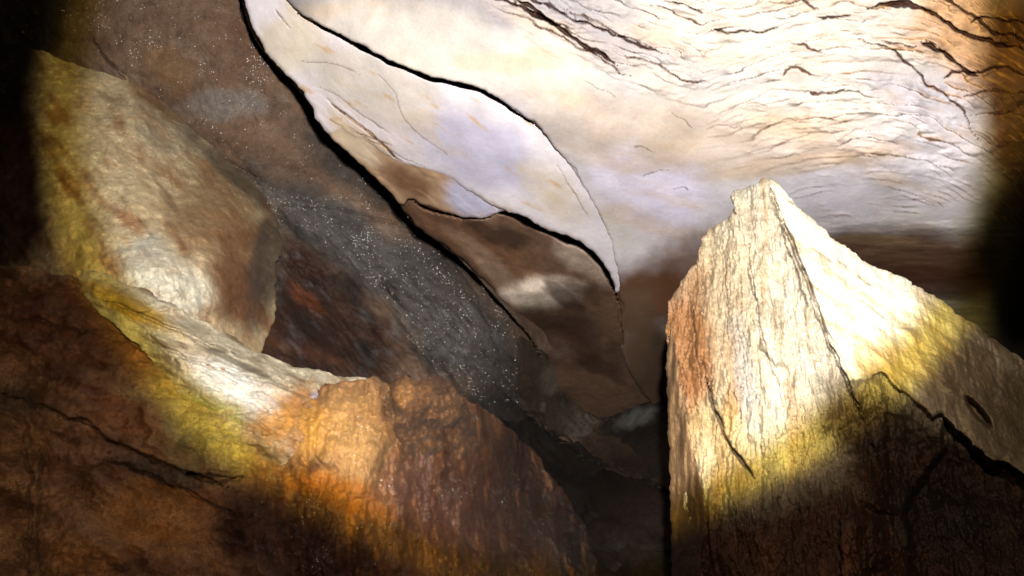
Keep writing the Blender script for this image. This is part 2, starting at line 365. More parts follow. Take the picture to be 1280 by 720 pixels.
rock('rippled_plate', poly_up, [(x, y, z-.03) for x, y, z in ctrl_ceil], d_upper, p_upper, M_rip, ceil, step=1.25, thick=.12, curl=4, jit=3, jf=17, smooth=1, shrink=.0)

LE = [(285, -60), (306, 0), (313, 28), (328, 58), (348, 84), (372, 106), (388, 128), (397, 152), (412, 171), (440, 194), (465, 219), (488, 240), (505, 262)]
C2 = [(515, 262), (528, 240), (505, 207), (530, 212), (552, 217), (575, 230), (600, 248), (625, 261), (650, 268), (680, 285), (705, 293), (728, 303), (750, 322), (764, 345), (772, 372)]
MC = ((((405, 118), (425, 138), (452, 158), (478, 182), (508, 206)), 2.6, .016), (((440, 165), (455, 168), (480, 178), (490, 182)), 1.6, .01),
                       (((425, 150), (445, 165), (470, 180), (500, 195), (530, 208)), 1.3, .006), (((345, 12), (355, 28), (363, 36)), 1.8, .01), (((395, 105), (430, 125), (462, 150), (490, 168)), 1.4, .005),
                       (((470, 90), (495, 115), (500, 140), (520, 165), (560, 195)), 1.0, .004), (((690, 200), (710, 225), (725, 255), (740, 275)), 1.2, .005), (((372, 75), (420, 80), (450, 92)), 1.1, .004))
def d_mid(X, Y):
    z = .012+worn(X, Y, 3, .055, 230, 4)+worn(X, Y, 35, .004, 35, 5)
    z = z+crack(X, Y, [(x-1, y+1.5) for x, y in C1[1:13]], 7, .4, 2, taper=.3)[0]
    for pts, w, dp in MC: z = z+crack(X, Y, pts, w, dp*.5, 4, seed=pts[0][0]*.01)[0]
    d, s, t = pdist(X, Y, np.array([(395, 130), (440, 178), (500, 232)]))
    z = z+terrace(d/12.+1.0*fbm(st2(X, Y, 40, 40, 41), 4), .0012)*(1-sst(25, 50, d))
    return z
def p_mid(X, Y):
    p = Paint(X, Y, white*1.3)
    p.blob(470, 110, 120, 45, 25, cream, .8, seed=1).blob(600, 190, 90, 50, 30, lav, .9, seed=2).blob(360, 50, 40, 50, 50, lin(228, 216, 196, .8), .8, seed=3)
    p.blob(455, 180, 60, 16, 40, lin(212, 182, 134, .8), .6, seed=4).blob(470, 215, 45, 16, 42, lin(165, 130, 100, .8), .8, seed=5)
    p.blob(690, 240, 60, 30, 45, lin(218, 206, 196, .8), .8, seed=6).noise(lin(212, 190, 160, .8), 90, 30, 35, .1, .45, 7, .45)
    p.blob(510, 228, 20, 10, 30, lin(120, 88, 66, .8), .8, seed=8)
    p.noise(lin(214, 170, 110, .8), 60, 14, 30, .25, .5, 17, .6)
    for pts, w, dp in MC: p.mix(lin(120, 88, 64, .6), crack(X, Y, pts, max(w, 1.3)*1.5, 1, 4, seed=pts[0][0]*.01)[1]*min(1, .35+dp*40))  # cracks darkened in the colour to cover their lit edges
    return p.c
poly_mid = LE[:9]+[(418, 168), (430, 160), (452, 172), (475, 190), (500, 204), (530, 212), (552, 217), (575, 230), (600, 248), (625, 261), (650, 268), (680, 285), (705, 293), (728, 303), (750, 322), (764, 345), (772, 372)]+[(800, 340), (800, 280), (760, 180), (680, 80), (560, 0), (500, -80)]
rock('smooth_plate', poly_mid, ctrl_ceil, d_mid, p_mid, M_ceil, ceil, step=1.5, thick=.10, curl=5, jit=3.5, jf=17, smooth=1, shrink=.0)

# lens-shaped flake and the brown belly hanging under it
def d_belly(X, Y):
    z = -.066*sst(690, 775, X)+worn(X, Y, 3, .055, 230, 4)+worn(X, Y, 51, .06, 90, 4, .42)*(1-.7*sst(700, 780, X))+facets(X, Y, 90, 60, 5, .03, .5, .5, .8)*(1-.8*sst(690, 770, X))+.25*sst(470, 600, Y)+.03+worn(X, Y, 55, .006, 30, 5)
    z = z+crack(X, Y, [(x-1.5, y+2.5) for x, y in ((590, 246), (625, 261), (650, 268), (680, 285), (705, 293), (728, 303), (750, 322), (764, 345), (774, 372))], 9, .5, 2)[0]+crack(X, Y, [(516, 250), (530, 259), (560, 268), (592, 274), (618, 270)], 4, .2, 2)[0]
    z = z+crack(X, Y, ((765, 352), (774, 375), (776, 405), (779, 440)), 4, .04, 4)[0]
    z = z+.07*(1-sst(0, 1, np.hypot((X-690)/95, (Y-415)/40)))-.05*(1-sst(0, 1, np.hypot((X-672)/60, (Y-365)/28)))
    return z
def p_belly(X, Y):
    p = Paint(X, Y, lin(112, 86, 68, .75))
    p.blob(590, 300, 110, 30, 28, lin(116, 84, 62, .8), 1, seed=1).blob(575, 262, 55, 14, 15, lin(150, 120, 98, .8), .8, seed=11)
    p.blob(672, 366, 58, 22, -6, lin(215, 198, 182, .9), 1, .5, .25, seed=2).blob(730, 325, 50, 20, 35, lin(176, 156, 140, .85), .9, .6, seed=3).blob(600, 318, 60, 12, 40, lin(150, 124, 102, .8), .7, seed=23).blob(745, 420, 12, 40, -20, lin(118, 96, 80, .8), .6, seed=24)
    p.blob(700, 425, 80, 38, 10, lin(66, 46, 36, .75), .9, seed=4).noise(lin(60, 42, 34, .7), 100, 40, 30, .05, .4, 5, .7)
    p.blob(620, 340, 35, 14, 45, lin(130, 108, 92, .75), .7, seed=6).blob(800, 430, 30, 60, 0, lin(95, 76, 60, .7), .9, seed=7)
    return p.c
poly_bel = [(480, 225), (505, 262), (525, 287), (550, 302), (582, 326), (612, 357), (640, 387), (664, 414), (672, 450), (700, 500), (740, 560), (900, 580), (880, 350), (760, 280), (640, 230), (540, 190)]
rock('brown_belly', poly_bel, [(x, y, z+.055) for x, y, z in ctrl_ceil], d_belly, p_belly, M_brown, ceil, step=2, thick=.25, curl=8, jit=3.5, jf=20, smooth=1)
rock('lens_flake', [(404, 152), (412, 171), (440, 194), (465, 219), (488, 240), (503, 258), (512, 246), (530, 256), (560, 266), (590, 273), (612, 271), (632, 262), (660, 262), (620, 230), (560, 195), (500, 175), (430, 135)],
     [(x, y, z+.016) for x, y, z in ctrl_ceil], lambda X, Y: worn(X, Y, 61, .012, 60, 4)+.02*sst(490, 600, X)+facets(X, Y, 60, 14, 3, .006, .6),
     lambda X, Y: Paint(X, Y, lin(182, 150, 120, .8)).blob(440, 175, 50, 20, 40, lin(214, 196, 172, .8), .9, seed=3).blob(510, 228, 40, 18, 30, lin(118, 84, 62, .8), .9, .6, seed=4).blob(592, 246, 42, 30, 25, lav, 1, .5, .2).c, M_ceil, ceil, step=1.5, thick=.06, curl=4, jit=2.5, jf=15, smooth=1, shrink=0)

# =================================================================== UPPER LEFT WALL
wall = thing('glittering_wall', (300, 250, 2.9), 'smooth brown cave wall sprinkled with bright mineral specks, behind the white ceiling slab at upper left', 'rock wall')
ctrl_wall = [(0, -100, 2.6), (100, 0, 2.72), (300, 0, 2.7), (450, -50, 2.7), (200, 60, 2.68), (350, 130, 2.74), (300, 190, 2.72), (450, 230, 2.86), (600, 330, 3.1), (110, 80, 2.75), (180, 128, 2.80), (260, 198, 2.80), (330, 250, 2.82),
     (420, 290, 2.80), (500, 330, 2.83), (560, 400, 2.78), (640, 430, 2.95), (675, 455, 3.25), (380, 370, 2.78), (330, 330, 2.62), (335, 400, 2.40), (460, 440, 2.74), (400, 480, 2.4), (350, 460, 2.2), (545, 500, 2.76), (640, 520, 3.15), (700, 560, 3.6), (760, 540, 3.6), (820, 470, 3.75),
     (850, 560, 2.9), (770, 620, 2.75), (700, 700, 2.5), (850, 720, 2.3), (620, 650, 2.65), (750, 450, 3.75), (300, 520, 2.45), (150, 300, 2.95), (0, 300, 3.0), (950, 600, 2.8), (600, 850, 2.1), (950, 850, 2.0)]
GAP = [(290, -60), (306, 0), (313, 28), (328, 58), (348, 84), (372, 106), (388, 128), (397, 152), (412, 171), (440, 194), (465, 219), (488, 240), (505, 262), (525, 287), (550, 302), (582, 326), (612, 357), (640, 387), (664, 414), (680, 440)]
CR = [(110, 34), (122, 60), (150, 92), (185, 122), (225, 152), (262, 188), (300, 212), (340, 232)]
def d_wall(X, Y):
    z = worn(X, Y, 71, .05, 150, 5)+worn(X, Y, 75, .010, 30, 5, .6)
    low = sst(-40, 60, (Y-X*.62)-20)
    z = z+facets(X, Y, 90, 34, 77, .03, .75, .5, .6)*(.25+.75*low)+facets(X, Y, 26, 12, 79, .008, .85, .5, .5)*low
    z = z+.03*fbm(st2(X, Y, 120, 20, 80, .88), 5, .6)*low
    z = z+crack(X, Y, [(x-5, y+4) for x, y in GAP], 14, 1.1, 2, taper=.45)[0]
    z = z+crack(X, Y, CR, 3.2, .06, 5)[0]+crack(X, Y, ((345, 255), (380, 256), (430, 262), (470, 270)), 3, .02, 4)[0]+crack(X, Y, ((500, 250), (520, 290), (575, 330), (610, 400), (630, 450)), 3, .03, 8)[0]
    z = z+crack(X, Y, ((640, 500), (680, 530), (730, 575), (790, 590), (850, 620)), 7, .08, 12)[0]+crack(X, Y, ((690, 450), (720, 490), (760, 530)), 5, .05, 10)[0]+crack(X, Y, ((750, 530), (775, 505), (810, 485), (850, 470)), 5, .05, 6)[0]
    return z
def p_wall(X, Y):
    p = Paint(X, Y, lin(116, 92, 74, .9))
    p.noise(lin(88, 66, 52, .88), 120, 60, 20, -.1, .4, 2, .8).noise(lin(136, 118, 100, .9), 60, 26, 20, .1, .5, 3, .6)
    p.blob(280, 130, 60, 22, 0, lin(132, 126, 122, .9), .7, seed=3).blob(210, 85, 45, 30, 40, lin(128, 98, 68, .9), .7, seed=4).blob(330, 40, 60, 50, 30, lin(104, 72, 54, .9), .6, seed=6)
    p.blob(450, 215, 110, 32, 35, lin(66, 60, 56, .85), .85, seed=5)
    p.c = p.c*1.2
    p.blob(20, 20, 80, 160, 0, lin(46, 34, 26, .4), .97, .4, .3, seed=30)  # darkness outside the beam, painted on the wall's left end
    # grey diagonal belt, then the red-brown hollow, then the dark gully
    gr = lin(72, 70, 69, .85)
    p.blob(210, 165, 120, 20, 41, lin(86, 82, 78, .85), .95, .5, .35, seed=1)
    p.blob(430, 300, 150, 45, 35, gr, .95, .4, .35, seed=2).blob(570, 400, 150, 62, 50, gr, .95, .4, .35, seed=3)
    p.blob(395, 385, 150, 62, 42, lin(66, 40, 27, .8), 1, .35, .3, seed=8).blob(350, 440, 110, 60, 15, lin(70, 40, 26, .8), .95, .4, .3, seed=9)
    p.blob(380, 372, 36, 10, 40, lin(130, 72, 42, .85), .7, seed=1).blob(385, 440, 70, 9, 18, lin(104, 64, 42, .85), .7, seed=2).blob(345, 340, 14, 60, 10, lin(104, 90, 80, .85), .6, seed=3)
    m = sst(-60, 60, (Y-X*.62)-20)
    p.mix(lin(34, 27, 24, .8), m*.75*sst(0, .45, fbm(st2(X, Y, 70, 20, 5, .85), 5)))
    p.mix(lin(112, 112, 114, .85), m*.5*sst(.12, .5, fbm(st2(X, Y, 40, 14, 15, .85), 5))*(1-sst(620, 680, X)))
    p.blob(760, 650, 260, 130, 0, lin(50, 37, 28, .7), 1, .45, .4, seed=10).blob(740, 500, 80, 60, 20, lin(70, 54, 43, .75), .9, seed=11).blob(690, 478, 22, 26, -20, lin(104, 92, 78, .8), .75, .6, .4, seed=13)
    p.blob(795, 520, 36, 15, -18, lin(104, 102, 96, .8), .75, .7, .6, seed=14).blob(820, 440, 40, 60, 0, lin(100, 82, 66, .75), .8, seed=15).blob(620, 520, 60, 36, 20, lin(48, 45, 44, .8), .8, seed=16).blob(790, 600, 60, 12, 25, lin(84, 64, 50, .7), .7, seed=17)
    return p.c
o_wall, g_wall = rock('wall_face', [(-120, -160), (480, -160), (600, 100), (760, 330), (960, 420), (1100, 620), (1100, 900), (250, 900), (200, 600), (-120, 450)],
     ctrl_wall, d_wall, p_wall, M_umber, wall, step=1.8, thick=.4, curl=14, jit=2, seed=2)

grey = thing('grey_rock_band', (560, 470, 2.7), 'dark grey wet rock band glittering with specks, running diagonally down to the centre crevice', 'rock')
o_grey, g_grey = rock('band_face', [(112, 46), (135, 86), (190, 134), (232, 164), (262, 194), (310, 216), (350, 230), (400, 238), (450, 236), (500, 255), (545, 296), (590, 344), (630, 388), (664, 430), (670, 455), (655, 486), (630, 510), (585, 505), (545, 480), (515, 440), (485, 390), (450, 345), (400, 310), (350, 280), (300, 262), (200, 190), (140, 120)],
     ctrl_wall, d_wall, p_wall, M_dark, grey, step=1.8, thick=.3, curl=3, jit=12, seed=3, embed=(.022, 12))

M_spark = bpy.data.materials.new('white_crystal_glint'); M_spark.use_nodes = True
b = M_spark.node_tree.nodes['Principled BSDF']; b.inputs['Base Color'].default_value = (.85, .85, .8, 1); b.inputs['Roughness'].default_value = .25
tx = M_spark.node_tree.nodes.new('ShaderNodeTexNoise'); tx.inputs['Scale'].default_value = 40
rp = M_spark.node_tree.nodes.new('ShaderNodeMapRange'); rp.inputs[3].default_value = .1; rp.inputs[4].default_value = .5
M_spark.node_tree.links.new(tx.outputs[0], rp.inputs[0]); M_spark.node_tree.links.new(rp.outputs[0], b.inputs['Roughness'])
def specks(parent, grid, n, dens, seed, smin=.0005, smax=.0021):  # pale solid bits standing in for sparkling glints on the rock
    X, Y, D, s, W = grid; r = np.random.RandomState(seed)
    w = dens(X, Y)*(s > 3)*((X > -20) & (X < 1300) & (Y > -20) & (Y < 740)); w = w.ravel(); w = w/w.sum()
    pick = r.choice(w.size, n, p=w); c = W.reshape(-1, 3)[pick]
    c = c+(r.rand(n, 1)-.5)*RT*.008+(r.rand(n, 1)-.5)*UP*.008-FW*.002
    oc = np.array([(1, 0, 0), (-1, 0, 0), (0, 1, 0), (0, -1, 0), (0, 0, 1), (0, 0, -1)], float)
    fc = np.array([(0, 2, 4), (2, 1, 4), (1, 3, 4), (3, 0, 4), (2, 0, 5), (1, 2, 5), (3, 1, 5), (0, 3, 5)])
    sz = smin+(smax-smin)*r.rand(n)**3
    A = r.normal(size=(n, 3, 3)); Q, _ = np.linalg.qr(A)
    V = np.einsum('nij,kj->nki', Q, oc)*sz[:, None, None]*(.7+.6*r.rand(n, 6, 1))+c[:, None, :]
    Fc = (fc[None]+6*np.arange(n)[:, None, None]).reshape(-1, 3)
    o = mesh('mineral_glint_specks', V.reshape(-1, 3), Fc, None, M_spark, parent, smooth=False)
    o['kind'] = 'stuff'; return o
specks(wall, g_wall, 3600, lambda X, Y: (sst(.0, .5, fbm(st2(X, Y, 50, 35, 91), 4))**2*(.15+sst(60, 200, X))+.03)*sst(20, -60, (Y-X*.62)-20), 1)
specks(grey, g_grey, 3200, lambda X, Y: (sst(-.1, .55, fbm(st2(X, Y, 45, 18, 95, math.radians(45)), 6, .7))**1.6+.05)*sst(250, 380, X), 2)

# =================================================================== BROWN RECESS
rec, _ = rock('recessed_rock', [(355, 300), (400, 320), (440, 355), (478, 400), (505, 445), (535, 490), (560, 540), (400, 540), (320, 470), (325, 340)],
     ctrl_wall, lambda X, Y: d_wall(X, Y)+facets(X, Y, 70, 26, 11, .03, .6, .4, .5), p_wall, M_rust, None, step=2, thick=.3, curl=3, jit=12, jf=50, seed=4, embed=(.02, 12))
tag(rec, 'dark reddish brown recessed rock between the pale left boulder and the grey glittering band', 'rock')

# =================================================================== PALE BOULDER
def d_bo(X, Y):
    f1, f2 = cellular(st2(X, Y, 26, 40, 7, math.radians(-48))+.25*fbm(st2(X, Y, 30, 30, 6), 3)[..., None], 3)
    z = worn(X, Y, 111, .06, 120, 6, .55)+.012*np.minimum(f1, .7)*(.4+.6*sst(-.3, .3, fbm(st2(X, Y, 80, 80, 5), 2)))-.006*fbm(st2(X, Y, 40, 16, 113, math.radians(50)), 4, .6)
    z = z+facets(X, Y, 75, 45, 7, .03, math.radians(50), .5, .6)+facets(X, Y, 20, 12, 8, .008, math.radians(50), .5, .5)*1.8
    return z
def p_bo(X, Y):
    p = Paint(X, Y, lin(230, 208, 166, .9))
    p.noise(lin(184, 132, 88, .8), 80, 35, 55, -.05, .4, 2, .85).blob(215, 150, 55, 55, 50, lin(200, 186, 160, .72), .6, seed=1)
    p.blob(205, 345, 75, 42, 35, lin(232, 226, 205, .8), .95, .4, .4, seed=2).blob(300, 360, 45, 90, 5, lin(134, 88, 56, .72), .95, .7, .6, seed=3).blob(270, 280, 60, 70, 50, lin(168, 124, 84, .78), .8, .8, .6, seed=23)
    p.blob(260, 250, 60, 50, 30, lin(182, 152, 112, .72), .6, seed=4).blob(335, 330, 26, 90, 10, lin(104, 92, 82, .7), .85, seed=5).blob(290, 215, 90, 16, 42, lin(96, 86, 76, .7), .8, .6, .4, seed=15)
    p.noise(lin(130, 88, 54, .7), 50, 22, 50, .05, .6, 6, .6).blob(5, 230, 62, 150, 0, lin(88, 52, 34, .45), .97, .4, .4, seed=7).blob(-20, 80, 80, 100, 0, lin(46, 32, 24, .4), .97, .4, .4, seed=17)  # last two blobs paint the unlit left side beyond the beam
    p.blob(190, 120, 70, 14, 38, lin(140, 100, 60, .7), .7, seed=8)
    return p.c
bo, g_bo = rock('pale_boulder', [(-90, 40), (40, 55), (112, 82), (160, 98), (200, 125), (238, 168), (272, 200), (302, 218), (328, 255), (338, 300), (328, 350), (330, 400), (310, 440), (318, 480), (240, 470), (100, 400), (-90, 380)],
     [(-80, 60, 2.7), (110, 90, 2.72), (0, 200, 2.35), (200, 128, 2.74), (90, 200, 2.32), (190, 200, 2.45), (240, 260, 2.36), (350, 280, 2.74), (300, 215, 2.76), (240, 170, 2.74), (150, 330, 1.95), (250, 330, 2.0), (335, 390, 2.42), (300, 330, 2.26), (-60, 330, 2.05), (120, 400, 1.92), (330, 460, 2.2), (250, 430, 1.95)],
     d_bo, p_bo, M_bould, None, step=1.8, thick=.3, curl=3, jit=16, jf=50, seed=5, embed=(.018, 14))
tag(bo, 'big pale cream boulder with brown pitted patches, bulging from the left wall', 'boulder')

# =================================================================== LOWER LEFT
def d_ru(X, Y):
    z = worn(X, Y, 121, .07, 130, 6, .56)
    f1, f2 = cellular(st2(X, Y, 45, 18, 9)+.4*fbm(st2(X, Y, 40, 25, 6), 3)[..., None], 5)
    z = z+.03*np.minimum(f1, .7)*(1-sst(430, 490, Y+.0*X))*(1-sst(200, 330, X))
    z = z+facets(X, Y, 95, 60, 13, .065, .35, .6, .6)+facets(X, Y, 30, 18, 14, .011, .3, .6, .6)
    for pts, w, dp in ((((0, 492), (60, 510), (110, 530), (150, 560), (230, 590), (290, 610)), 6, .06), (((30, 540), (38, 600), (32, 680), (36, 725)), 5, .05), (((225, 592), (270, 602), (310, 594)), 9, .07),
                       (((130, 570), (200, 600), (270, 630), (310, 650)), 4, .04), (((50, 560), (48, 640), (45, 720)), 4, .04), (((0, 395), (60, 405), (140, 420), (190, 440)), 4, .03)):
        z = z+crack(X, Y, pts, w, dp*.7, 10, seed=pts[0][0]*.01)[0]
    return z
def p_ru(X, Y):
    p = Paint(X, Y, lin(178, 132, 94, .85))
    p.noise(lin(112, 68, 44, .8), 120, 50, 15, -.15, .3, 2, .85).noise(lin(205, 158, 106, .8), 70, 40, 20, .05, .45, 3, .7)
    p.blob(90, 410, 160, 55, 10, lin(135, 82, 52, .8), .7, seed=1).blob(200, 640, 75, 60, -30, lin(205, 142, 72, .8), .8, seed=2).blob(100, 695, 60, 30, 0, lin(200, 140, 80, .8), .7, seed=3)
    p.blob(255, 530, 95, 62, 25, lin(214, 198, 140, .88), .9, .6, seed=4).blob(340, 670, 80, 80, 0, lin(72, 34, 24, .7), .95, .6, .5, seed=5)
    p.blob(200, 590, 70, 16, 20, lin(80, 66, 56, .8), .8, seed=6).blob(25, 500, 40, 25, 0, lin(120, 96, 70, .8), .7, seed=7).blob(160, 520, 50, 26, 20, lin(196, 122, 68, .8), .7, seed=8)
    return p.c
RUC = [(-80, 340, 1.75), (100, 360, 1.72), (200, 440, 1.66), (0, 450, 1.5), (100, 500, 1.45), (0, 600, 1.3), (200, 560, 1.45), (320, 520, 1.6), (200, 700, 1.25), (0, 720, 1.15), (380, 620, 1.55), (400, 800, 1.3)]
ru, g_ru = rock('rust_rock', [(-90, 320), (0, 330), (60, 338), (110, 352), (160, 385), (215, 440), (260, 450), (330, 480), (400, 520), (420, 620), (420, 860), (-90, 860)],
     RUC,
     d_ru, p_ru, M_rust, None, step=1.8, thick=.35, curl=6, jit=9, jf=50, seed=6)
tag(ru, 'rust and orange brown cracked rock filling the lower left corner', 'rock')

LEDGE_LABEL = ('narrow pale yellowish ledge running below the pale boulder down to the golden flowstone')
def d_le(X, Y):
    d, s, t = pdist(X, Y, np.array([(110, 352), (190, 385), (250, 418), (330, 462), (400, 488), (480, 500)]))
    z = worn(X, Y, 131, .03, 60, 6, .56)+facets(X, Y, 60, 18, 15, .03, .45, .5, .4)+facets(X, Y, 22, 12, 16, .008, .45, .5, .4)
    z = z+crack(X, Y, [(125, 372), (165, 388), (215, 412), (262, 430), (300, 446)], 5, .03, 5)[0]+crack(X, Y, [(190, 428), (240, 450), (300, 470), (370, 486)], 4, .025, 6)[0]
    return z
def p_le(X, Y):
    p = Paint(X, Y, lin(204, 192, 166, .8))
    p.noise(lin(124, 98, 64, .7), 60, 14, 25, -.05, .4, 2, .8).blob(165, 385, 70, 16, 28, lin(196, 160, 72, .75), .9, seed=1)
    p.blob(290, 480, 90, 24, 22, lin(232, 228, 218, .88), .9, seed=2).blob(400, 497, 14, 8, 20, lin(190, 195, 225, .8), .9, seed=3).blob(450, 492, 50, 10, 10, lin(160, 96, 46, .75), .8, seed=4)
    p.blob(300, 455, 60, 5, 25, lin(96, 88, 74, .7), .8, seed=5).blob(260, 520, 50, 28, 20, lin(200, 196, 110, .72), .8, .6, seed=6).blob(385, 535, 75, 60, 10, lin(176, 122, 66, .78), .95, .8, .8, seed=7).blob(345, 525, 34, 30, 0, lin(208, 146, 60, .78), .7, .9, .9, seed=8)
    return p.c
ledge, g_le = rock('ledge', [(100, 345), (135, 352), (190, 376), (250, 408), (300, 436), (340, 458), (400, 474), (450, 480), (480, 492), (500, 540), (470, 600), (380, 580), (340, 575), (300, 560), (262, 530), (235, 490), (200, 450), (160, 410), (118, 372)],
     [(110, 355, 1.71), (190, 385, 1.68), (250, 418, 1.70), (330, 462, 1.71), (470, 490, 1.76), (200, 450, 1.61), (280, 500, 1.56), (360, 530, 1.55), (460, 560, 1.6), (300, 560, 1.56), (240, 500, 1.585), (140, 395, 1.65)],
     d_le, p_le, M_bould, None, step=1.6, thick=.2, curl=3, jit=9, jf=40, seed=7, embed=(.02, 9))
tag(ledge, LEDGE_LABEL, 'rock ledge')
def g_fl_(X, Y): return X/15.+.5*fbm(st2(X, Y, 60, 60, 88), 3), Y/46.
def d_fl(X, Y):
    z = worn(X, Y, 151, .05, 90, 6, .56)+.022*fbm(st2(X, Y, 16, 95, 153, .12), 5, .6)+.012*fbm(st2(X, Y, 9, 14, 155), 4, .6)
    return z+facets(X, Y, 40, 60, 17, .04, 0, .5, .5)-.04*np.exp(-((X-455)/45.)**2-((Y-560)/90.)**2)+.03*np.exp(-((X-520)/16.)**2)
def p_fl(X, Y):
    p = Paint(X, Y, lin(132, 90, 56, .8))
    p.noise(lin(70, 36, 22, .8), 22, 110, -7, -.15, .35, 2, .9).noise(lin(196, 130, 60, .8), 16, 80, -7, .05, .5, 3, .8)
    p.blob(440, 545, 55, 75, 0, lin(200, 152, 88, .8), .85, .7, .5, seed=1).blob(365, 530, 60, 50, 20, lin(206, 148, 62, .78), .9, .7, .7, seed=2).blob(430, 620, 70, 26, 20, lin(190, 116, 24, .78), .8, seed=3)
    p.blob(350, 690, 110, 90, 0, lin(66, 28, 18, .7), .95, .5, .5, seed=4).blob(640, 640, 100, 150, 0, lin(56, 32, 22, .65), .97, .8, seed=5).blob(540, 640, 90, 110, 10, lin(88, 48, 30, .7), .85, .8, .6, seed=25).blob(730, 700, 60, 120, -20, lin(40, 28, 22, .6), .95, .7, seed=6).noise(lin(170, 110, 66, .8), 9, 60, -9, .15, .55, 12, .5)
    p.blob(525, 580, 26, 45, 0, lin(86, 54, 36, .8), .7, seed=6)
    return p.c
FLC = tps([(320, 520, 1.56), (400, 495, 1.63), (460, 490, 1.68), (400, 600, 1.48), (480, 560, 1.56), (560, 520, 1.74), (600, 560, 1.98), (660, 600, 2.45), (700, 660, 2.35), (735, 730, 2.2), (630, 700, 1.9), (520, 700, 1.55), (380, 700, 1.38), (320, 640, 1.42), (400, 850, 1.2), (650, 850, 1.6)])
RUF = tps(RUC)
def wfl(X, Y): return sst(300, 410, X+30*fbm(st2(X, Y, 40, 40, 44), 4))
def c_flow(X, Y): w = wfl(X, Y); return RUF(X, Y)*(1-w)+FLC(X, Y)*w
def d_flow(X, Y): w = wfl(X, Y); return d_ru(X, Y)*(1-w)+d_fl(X, Y)*w
def p_flow(X, Y): w = wfl(X+20, Y)[..., None]; return p_ru(X, Y)*(1-w)+p_fl(X, Y)*w
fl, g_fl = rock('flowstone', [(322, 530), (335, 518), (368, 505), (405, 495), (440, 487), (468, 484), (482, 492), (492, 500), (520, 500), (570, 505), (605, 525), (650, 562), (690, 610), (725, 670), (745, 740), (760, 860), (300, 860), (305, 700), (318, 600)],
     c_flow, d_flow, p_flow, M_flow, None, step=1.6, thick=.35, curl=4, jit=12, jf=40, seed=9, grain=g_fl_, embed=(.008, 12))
tag(fl, 'wet golden orange flowstone streaked downwards, below the ledge at lower centre left', 'rock')
specks(fl, g_fl, 700, lambda X, Y: sst(-.1, .5, fbm(st2(X, Y, 40, 40, 97), 3))**2, 3, .0004, .0011)  # solid specks stand in for wet highlights

def d_lu(X, Y):
    f1, f2 = cellular(st2(X, Y, 17, 22, 11)+.3*fbm(st2(X, Y, 20, 20, 6), 3)[..., None], 2)
    return .05*f1+worn(X, Y, 161, .07, 26, 6, .62)+facets(X, Y, 16, 20, 21, .03, .3, .5, .4)
lu, _ = rock('knobbly_lump', [(492, 476), (502, 470), (512, 474), (524, 482), (540, 474), (556, 476), (564, 490), (580, 505), (590, 530), (590, 580), (545, 590), (500, 580), (486, 520)],
     [(495, 475, 1.63), (540, 480, 1.65), (580, 510, 1.78), (540, 510, 1.605), (500, 515, 1.59), (545, 560, 1.67), (500, 560, 1.62), (590, 580, 1.95)], d_lu,
     lambda X, Y: Paint(X, Y, lin(140, 98, 60, .75)).noise(lin(84, 54, 34, .7), 26, 30, 0, -.2, .35, 2, .8).blob(505, 492, 14, 20, 0, lin(196, 140, 80, .75), .8).c,
     M_rust, None, step=1.4, thick=.2, curl=5, jit=9, jf=20, seed=10, embed=(.03, 5))
tag(lu, 'small knobbly brown lump standing on top of the flowstone, in front of the grey band', 'rock')

# =================================================================== CENTRE CREVICE
def mk(name, poly, ctrl, base, alt, label, seed, mat=M_dark, amp=.06, step=2.2, extra=None, spk=None, curl=8):
    ctrl = ctrl_wall; curl = 3
    def pf(X, Y):
        p = Paint(X, Y, base).noise(alt, 60, 35, 40, -.1, .4, seed, .8)
        return (extra(p) if extra else p).c
    o, g = rock(name, poly, ctrl, lambda X, Y: d_wall(X, Y)+facets(X, Y, 60, 45, seed+20, amp*.8, .6, .5, .5), pf, mat, None, step=step, thick=.4, curl=curl, jit=14, jf=50, seed=seed+11, embed=(.04, 14))
    tag(o, label, 'rock'); return o, g
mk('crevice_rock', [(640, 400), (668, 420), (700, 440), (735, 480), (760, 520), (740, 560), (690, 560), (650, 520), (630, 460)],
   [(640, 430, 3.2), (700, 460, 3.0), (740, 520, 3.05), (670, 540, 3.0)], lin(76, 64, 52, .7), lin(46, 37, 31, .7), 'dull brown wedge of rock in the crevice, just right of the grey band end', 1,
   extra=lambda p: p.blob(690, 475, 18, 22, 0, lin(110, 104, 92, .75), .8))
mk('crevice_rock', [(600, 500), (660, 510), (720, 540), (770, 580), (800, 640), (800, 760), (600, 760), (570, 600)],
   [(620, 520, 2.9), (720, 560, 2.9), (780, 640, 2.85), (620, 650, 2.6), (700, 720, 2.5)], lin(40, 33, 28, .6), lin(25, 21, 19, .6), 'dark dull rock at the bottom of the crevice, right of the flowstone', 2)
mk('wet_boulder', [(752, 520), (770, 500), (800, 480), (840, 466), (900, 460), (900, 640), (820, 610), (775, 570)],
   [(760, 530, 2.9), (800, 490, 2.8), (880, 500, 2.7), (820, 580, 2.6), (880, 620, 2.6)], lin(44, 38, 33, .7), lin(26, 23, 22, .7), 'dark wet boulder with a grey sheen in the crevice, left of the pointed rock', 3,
   extra=lambda p: p.blob(795, 522, 30, 13, -15, lin(120, 122, 118, .8), .8, .6, .6))  # light grey blob paints the boulder's sheen into the colour
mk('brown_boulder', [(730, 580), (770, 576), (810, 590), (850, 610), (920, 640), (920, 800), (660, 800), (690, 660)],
   [(740, 590, 2.5), (820, 610, 2.35), (880, 650, 2.2), (760, 680, 2.2), (700, 750, 2.2), (880, 760, 2.0)], lin(44, 33, 26, .5), lin(28, 20, 16, .5), 'smooth dark brown boulder at bottom centre, left of the pointed rock base', 4, M_matte, curl=10, amp=.06)

